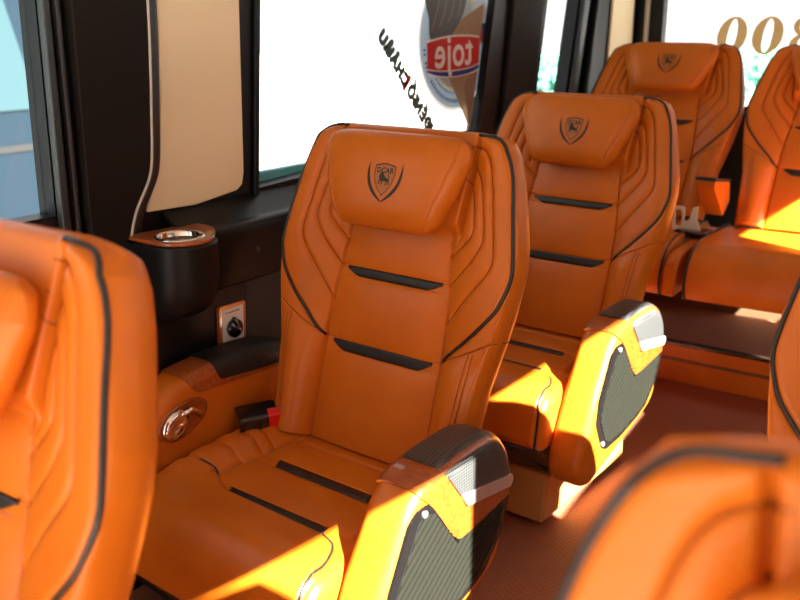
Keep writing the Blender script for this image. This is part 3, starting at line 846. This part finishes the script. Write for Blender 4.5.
def ray_out(a):
    best = None
    for i in range(n):
        (x0, y0), (x1, y1) = pw[i], pw[(i+1) % n]; dx, dy = math.cos(a), math.sin(a)
        den = dx*(y1-y0)-dy*(x1-x0)
        if abs(den) < 1e-9: continue
        t = ((x0-cx)*(y1-y0)-(y0-cyy)*(x1-x0))/den; s_ = ((x0-cx)*dy-(y0-cyy)*dx)/den
        if t > 0 and -1e-6 <= s_ <= 1+1e-6 and (best is None or t > best): best = t
    return (cx+dx*best, cyy+dy*best)
outr = [ray_out(2*math.pi*i/48) for i in range(48)]
lay = []
for z, o_, r_ in ((.000, 0, 0), (.009, 0, 0)):
    lay.append(([bm.verts.new((x, y, z)) for x, y in outr], [bm.verts.new((x, y, z)) for x, y in hole]))
for i in range(48):
    j = (i+1) % 48
    bm.faces.new([lay[1][0][i], lay[1][0][j], lay[1][1][j], lay[1][1][i]]); bm.faces.new([lay[0][0][j], lay[0][0][i], lay[0][1][i], lay[0][1][j]])
    bm.faces.new([lay[0][0][i], lay[0][0][j], lay[1][0][j], lay[1][0][i]]); bm.faces.new([lay[0][1][j], lay[0][1][i], lay[1][1][i], lay[1][1][j]])
o = bmobj('wood_plate', bm, M['wood'], cup); bev(o, .003, 2, 50)
bm = bmesh.new(); rings = []
for r_, z in ((.052, .0088), (.051, .0115), (.047, .0120), (.044, .008), (.043, -.05), (.040, -.058)):
    rings.append([bm.verts.new((cx+r_*math.cos(2*math.pi*k/40), cyy+r_*math.sin(2*math.pi*k/40), z)) for k in range(40)])
for A, B in zip(rings, rings[1:]):
    for k in range(40): bm.faces.new([A[k], A[(k+1) % 40], B[(k+1) % 40], B[k]])
bm.faces.new(rings[-1])
bmobj('steel_cup', bm, M['chrome'], cup, smooth=True)

# ---- charging socket
so = thing('wall_socket', 'round black charging socket on white plate in red wood frame below the ledge', 'socket', (-.412, .040, .195), 0)
o = xprism('wood_frame', rounded([(-.043, -.050), (.041, -.050), (.045, .048), (-.039, .050)], .008, 3), 0, .010, M['wood'], so, .003)
o = xprism('white_plate', rounded([(-.034, -.040), (.032, -.040), (.035, .039), (-.031, .040)], .003, 2), .004, .0115, M['white'], so, .001)
bm = bmesh.new(); add_lathe(bm, [(.022, .0), (.022, .008), (.019, .012), (.010, .013), (.008, .016)], (.0115, .000, -.008), 28, 'x')
add_box(bm, .012, .020, -.004, .004, .008, .018)
o = bmobj('socket_cap', bm, M['gloss'], so, smooth=True)
bm = bmesh.new()
add_box(bm, .0114, .0118, -.022, .022, .0295, .032)
o = bmobj('plate_print', bm, M['gloss'], so)

# ------------------------------------------------------------------ stickers on the big window (seen from behind, so mirrored)
XS = XW-.0275
def clipw(poly):     # inside window 2's rear edge
    (y0, z0), (y1, z1) = (W2[1][0]-.002, W2[1][1]), (W2[2][0]-.002, W2[2][1])
    a, b = (z1-z0), -(y1-y0); return clip(poly, a, b, a*y0+b*z0)
def decal_poly(bm, poly, off, mi):
    poly = clipw(poly)
    if len(poly) > 2:
        f = bm.faces.new([bm.verts.new((XS+off, y, z)) for y, z in poly]); f.material_index = mi
def circ(cy, cz, r, n=64): return [(cy+r*math.cos(2*math.pi*k/n), cz+r*math.sin(2*math.pi*k/n)) for k in range(n)]
ad = thing('window_sticker', 'round blue ice cream sticker with mirrored toje logo on the big window', 'sticker')
bm = bmesh.new(); decal_poly(bm, circ(1.168, .800, .216), 0, 0); decal_poly(bm, circ(1.168, .800, .205), .0003, 1); decal_poly(bm, circ(1.168, .800, .150), .0006, 2); decal_poly(bm, circ(1.168, .800, .143), .0009, 1)
bmobj('disc', bm, [M['inkwhite'], M['skyblue'], M['yellow'], M['paleblue']], ad)
# small ring lettering
bm = bmesh.new()
for R0, n0, h0, w0 in ((.184, 30, .012, .007), (.160, 26, .009, .006)):
    for k in range(n0):
        if random.random() < .14: continue
        a = R(188+k*118/n0); ca, sa = math.cos(a), math.sin(a)
        q = [(1.168+ca*(R0+u)-sa*v, .800+sa*(R0+u)+ca*v) for u, v in ((-h0/2, -w0/2), (h0/2, -w0/2), (h0/2, w0/2*random.uniform(.2, 1)), (-h0/2, w0/2))]
        decal_poly(bm, q, .0012, 0)
bmobj('ring_print', bm, M['inkblue'], ad)
bm = bmesh.new()
decal_poly(bm, circ(1.335, .905, .080, 40), .0014, 0)
decal_poly(bm, [(1.235, .835), (1.40, .865), (1.40, .80), (1.245, .79)], .0016, 1)
for k in range(5): decal_poly(bm, [(1.262+k*.028, .832), (1.274+k*.028, .836), (1.276+k*.028, .79), (1.264+k*.028, .79)], .0018, 2)
bmobj('tub_print', bm, [M['paleblue'], M['inkblue'], M['inkred']], ad)
bm = bmesh.new()
decal_poly(bm, [(1.06, .80), (1.215, .872), (1.335, .915), (1.300, .70), (1.258, .512), (1.108, .712)], .0020, 0)
decal_poly(bm, [(1.215, .66), (1.25, .70), (1.295, .70), (1.258, .512)], .0022, 1)
bmobj('cone_print', bm, [M['cone'], M['chocl']], ad)
bm = bmesh.new()
decal_poly(bm, [tuple(q) for q in smooth_path([(.985, 1.02), (.982, .94), (.992, .900), (1.008, .862), (1.010, .820), (1.030, .795), (1.070, .788), (1.110, .800), (1.150, .828), (1.195, .870), (1.222, .920), (1.250, 1.02)], 5)], .0026, 0)
for k in range(4):
    P = [tuple(q) for q in smooth_path([(1.02+k*.045, .83+k*.012), (1.05+k*.043, .89), (1.085+k*.038, .99)], 6)]
    for a, b in zip(P, P[1:]): decal_poly(bm, [a, b, (b[0]+.005, b[1]), (a[0]+.005, a[1])], .0028, 1)
bmobj('chocolate_print', bm, [M['choc'], M['chocl']], ad)
bm = bmesh.new()
ban = [tuple(q) for q in smooth_path([(.996, .796), (1.07, .806), (1.15, .812), (1.24, .812), (1.303, .808)], 4)]
bot = [tuple(q) for q in smooth_path([(1.306, .728), (1.25, .718), (1.15, .712), (1.06, .714), (1.000, .720)], 4)]
decal_poly(bm, [(y, z+.006) for y, z in ban]+[(y, z-.022) for y, z in bot], .0032, 0)
decal_poly(bm, ban+bot, .0035, 1)
bl = [tuple(q) for q in smooth_path([(1.306, .714), (1.25, .700), (1.15, .693), (1.06, .698), (1.000, .710)], 4)]
decal_poly(bm, [(y, z-.004) for y, z in bot][::-1]+bl, .0036, 2)
bmobj('logo_banner', bm, [M['inkwhite'], M['inkred'], M['inkblue']], ad)
def mirror_text(body, size, cy, cz, dirv, mat, parent, off, bold=0.0, sp=1.0, name='lettering'):
    """letters thickened by stacking shifted copies, laid on the pane and mirrored"""
    me = text_mesh(body, size, 0, 0, sp); d = Vector(dirv).normalized(); up = Vector((d.y, -d.x))   # mirrored
    base = [v.co.copy() for v in me.vertices]; polys = [tuple(p.vertices) for p in me.polygons]
    vs = []; fs = []; n = len(base)
    sh = [(0, 0)]+[(bold*math.cos(a), bold*math.sin(a)) for a in [2*math.pi*k/8 for k in range(8)]]
    for i, (sx, sy) in enumerate(sh):
        for c in base: x, y = c.x+sx, c.y+sy; vs.append((XS+off+i*.00002, cy+d.x*x+up.x*y, cz+d.y*x+up.y*y))
        fs += [tuple(j+i*n for j in p) for p in polys]
    bpy.data.meshes.remove(me)
    return pyd(name, vs, fs, mat, parent, False)
mirror_text('toje', .135, 1.150, .765, (-1, -.03), M['inkwhite'], ad, .0040, .0022, 1.06, 'logo_lettering')
sl = thing('window_slogan', 'diagonal green mirrored slogan with a red figure on the big window', 'lettering')
dv = Vector((.775-1.030, .806-.520)).normalized()
def along(t): return (1.030+dv.x*t, .520+dv.y*t)
for body, t, size, mt, bld in (('N', .006, .050, 'inkteal', .0052), ('ĐẾN', .082, .050, 'inkteal', .0052), ('SỐ', .163, .050, 'inkteal', .0052), ('1', .214, .066, 'inkred', .0062), ('CHÂU', .284, .050, 'inkteal', .0052), ('ÂU', .368, .050, 'inkteal', .0052)):
    c = along(t); mirror_text(body, size, c[0]+.004, c[1]+.004, dv, M[mt], sl, .0006, bld, 1.14, 'slogan_lettering')

# gold numbers on the rear window, mirrored as well
def digit0(bm, cx, cz, w, h, y):
    n = 40
    o = [(cx+w*math.cos(2*math.pi*k/n), cz+h*math.sin(2*math.pi*k/n)) for k in range(n)]
    i = [(cx+w*.30*math.cos(2*math.pi*k/n), cz+h*.86*math.sin(2*math.pi*k/n)) for k in range(n)]
    sk = .13
    for k in range(n):
        j = (k+1) % n; bm.faces.new([bm.verts.new((p[0]+(p[1]-cz)*sk, y, p[1])) for p in (o[k], o[j], i[j], i[k])])
yd = YR+.024
for (cx, lab) in ((-.068, 'gold number on the rear window, partly hidden by the left seat back'), (.073, 'gold number on the rear window, wholly visible between two seat backs')):
    bm = bmesh.new(); digit0(bm, cx, .803, .060, .075, yd); bmesh.ops.remove_doubles(bm, verts=bm.verts, dist=1e-5)
    tag(bmobj('window_number', bm, M['num']), lab, 'number', 'gold numbers on the rear window')
bm = bmesh.new()
for cz, w, h in ((.838, .044, .038), (.768, .054, .042)):
    n = 32
    for k in range(n):
        a, b = 2*math.pi*k/n, 2*math.pi*(k+1)/n
        bm.faces.new([bm.verts.new((.212+W_*math.cos(t), yd, cz+H_*math.sin(t))) for W_, H_, t in ((w, h, a), (w, h, b), (w*.42, h*.72, b), (w*.42, h*.72, a))])
tag(bmobj('window_number', bm, M['num']), 'gold number eight on the rear window, above the right bench seat', 'number', 'gold numbers on the rear window')

# ------------------------------------------------------------------ outside
gd = box('ground', -60, 60, -40, 60, -1.55, -1.50, M['concrete']); struct(gd, 'sunlit pale yard outside the windows')
# sill of turquoise metal outside the big window
o = box('window_ledge', XW-.075, XW-.052, .16, 1.30, .43, .500, M['teal'], b=.004); tag(o, 'turquoise strip along the outside bottom of the big window', 'ledge')
# blue bus outside the front window
bus = thing('parked_bus', 'dark blue parked bus seen through the window at the left edge', 'bus', (-5.2, .55, -1.5))
body = xprism('bus_body', rounded([(-5.0, .35), (2.7, .35), (2.75, 1.2), (2.55, 1.9), (2.2, 3.0), (-5.0, 3.05)], .18, 4), -2.4, 0, M['bus'], bus, .05, 3)
xprism('side_window', rounded([(-4.8, 1.75), (2.25, 1.75), (2.0, 2.75), (-4.8, 2.75)], .1, 4), -.01, .02, M['busglass'], bus, .01)
for y in (-3.6, 1.6):
    bm = bmesh.new(); add_lathe(bm, [(.30, -.12), (.46, -.10), (.46, .08), (.30, .10)], (-.05, y, .46), 28, 'x'); bmobj('wheel', bm, M['black'], bus, smooth=True)
bm = bmesh.new(); add_box(bm, -.005, .012, -1.0, 2.72, 1.45, 1.50); bmobj('side_stripe', bm, M['black'], bus)
bm = bmesh.new(); add_tube(bm, [(.02, .62+.17*math.cos(t), 1.26+.20*math.sin(t)) for t in [2*math.pi*k/24 for k in range(24)]], .035, 6, closed=True); bmobj('side_number', bm, M['yellow'], bus)
# foliage beyond the yard
def bush(name, c, r, n, seed):
    rnd = random.Random(seed); bm = bmesh.new()
    for k in range(n):
        a, b = rnd.uniform(0, 2*math.pi), rnd.uniform(-.2, 1); rr = rnd.uniform(.3, 1)
        p = Vector((c[0]+r[0]*rr*math.cos(a)*math.cos(b), c[1]+r[1]*rr*math.sin(a)*math.cos(b), c[2]+r[2]*rr*math.sin(b)))
        t = Vector((rnd.gauss(0, 1), rnd.gauss(0, 1), rnd.gauss(0, 1))).normalized(); u = t.orthogonal().normalized()
        s_ = rnd.uniform(.10, .28)
        bm.faces.new([bm.verts.new(p+t*s_), bm.verts.new(p+u*s_*.5), bm.verts.new(p-t*s_), bm.verts.new(p-u*s_*.5)])
    return bmobj(name, bm, M['leaf'])
S_OUT = []
for k, (x, y, r) in enumerate(((-14, 30, 2.6), (-8, 31, 2.2), (-2.5, 30, 2.5), (3.5, 31, 2.3))):
    o = bush('shrub', (x, y, -1.5), (r, 1.0, 2.0), 1500, k)
    tag(o, 'pale green shrub beyond the yard behind the rear window', 'shrub', 'shrubs beyond the yard')

# ------------------------------------------------------------------ light
w = bpy.data.worlds.new('sky'); S.world = w; w.use_nodes = True
bg = w.node_tree.nodes['Background']
bg.inputs['Color'].default_value = (1.0, .98, .95, 1); bg.inputs['Strength'].default_value = 1.7
sd = bpy.data.lights.new('sun', 'SUN'); sd.energy = 78; sd.angle = R(.55); sd.color = (1, .93, .82)
so_ = bpy.data.objects.new('sun', sd); C.objects.link(so_)
so_.rotation_euler = Vector((.7, -.32, .56)).to_track_quat('Z', 'Y').to_euler()
S.view_settings.view_transform = 'Standard'; S.view_settings.look = 'None'; S.view_settings.gamma = 1
S.view_settings.use_curve_mapping = False; S.view_settings.exposure = 0.0

# ------------------------------------------------------------------ camera
yaw, pit, rol = R(34.9859), R(16.9085), R(-.1747)
fw = Vector((-math.sin(yaw)*math.cos(pit), math.cos(yaw)*math.cos(pit), -math.sin(pit)))
rt = Vector((math.cos(yaw), math.sin(yaw), 0)); up = rt.cross(fw)
r2 = rt*math.cos(rol)+up*math.sin(rol); u2 = -rt*math.sin(rol)+up*math.cos(rol)
cd = bpy.data.cameras.new('camera'); cam = bpy.data.objects.new('camera', cd); C.objects.link(cam)
mt = Matrix((r2, u2, -fw)).transposed().to_4x4(); mt.translation = Vector((1.0332, -1.3447, .8464)); cam.matrix_world = mt
cd.sensor_width = 36; cd.lens = 903.12/800*36; cd.clip_start = .02; cd.clip_end = 300
cd.dof.use_dof = True; cd.dof.focus_distance = 1.75; cd.dof.aperture_fstop = 4.0
S.camera = cam
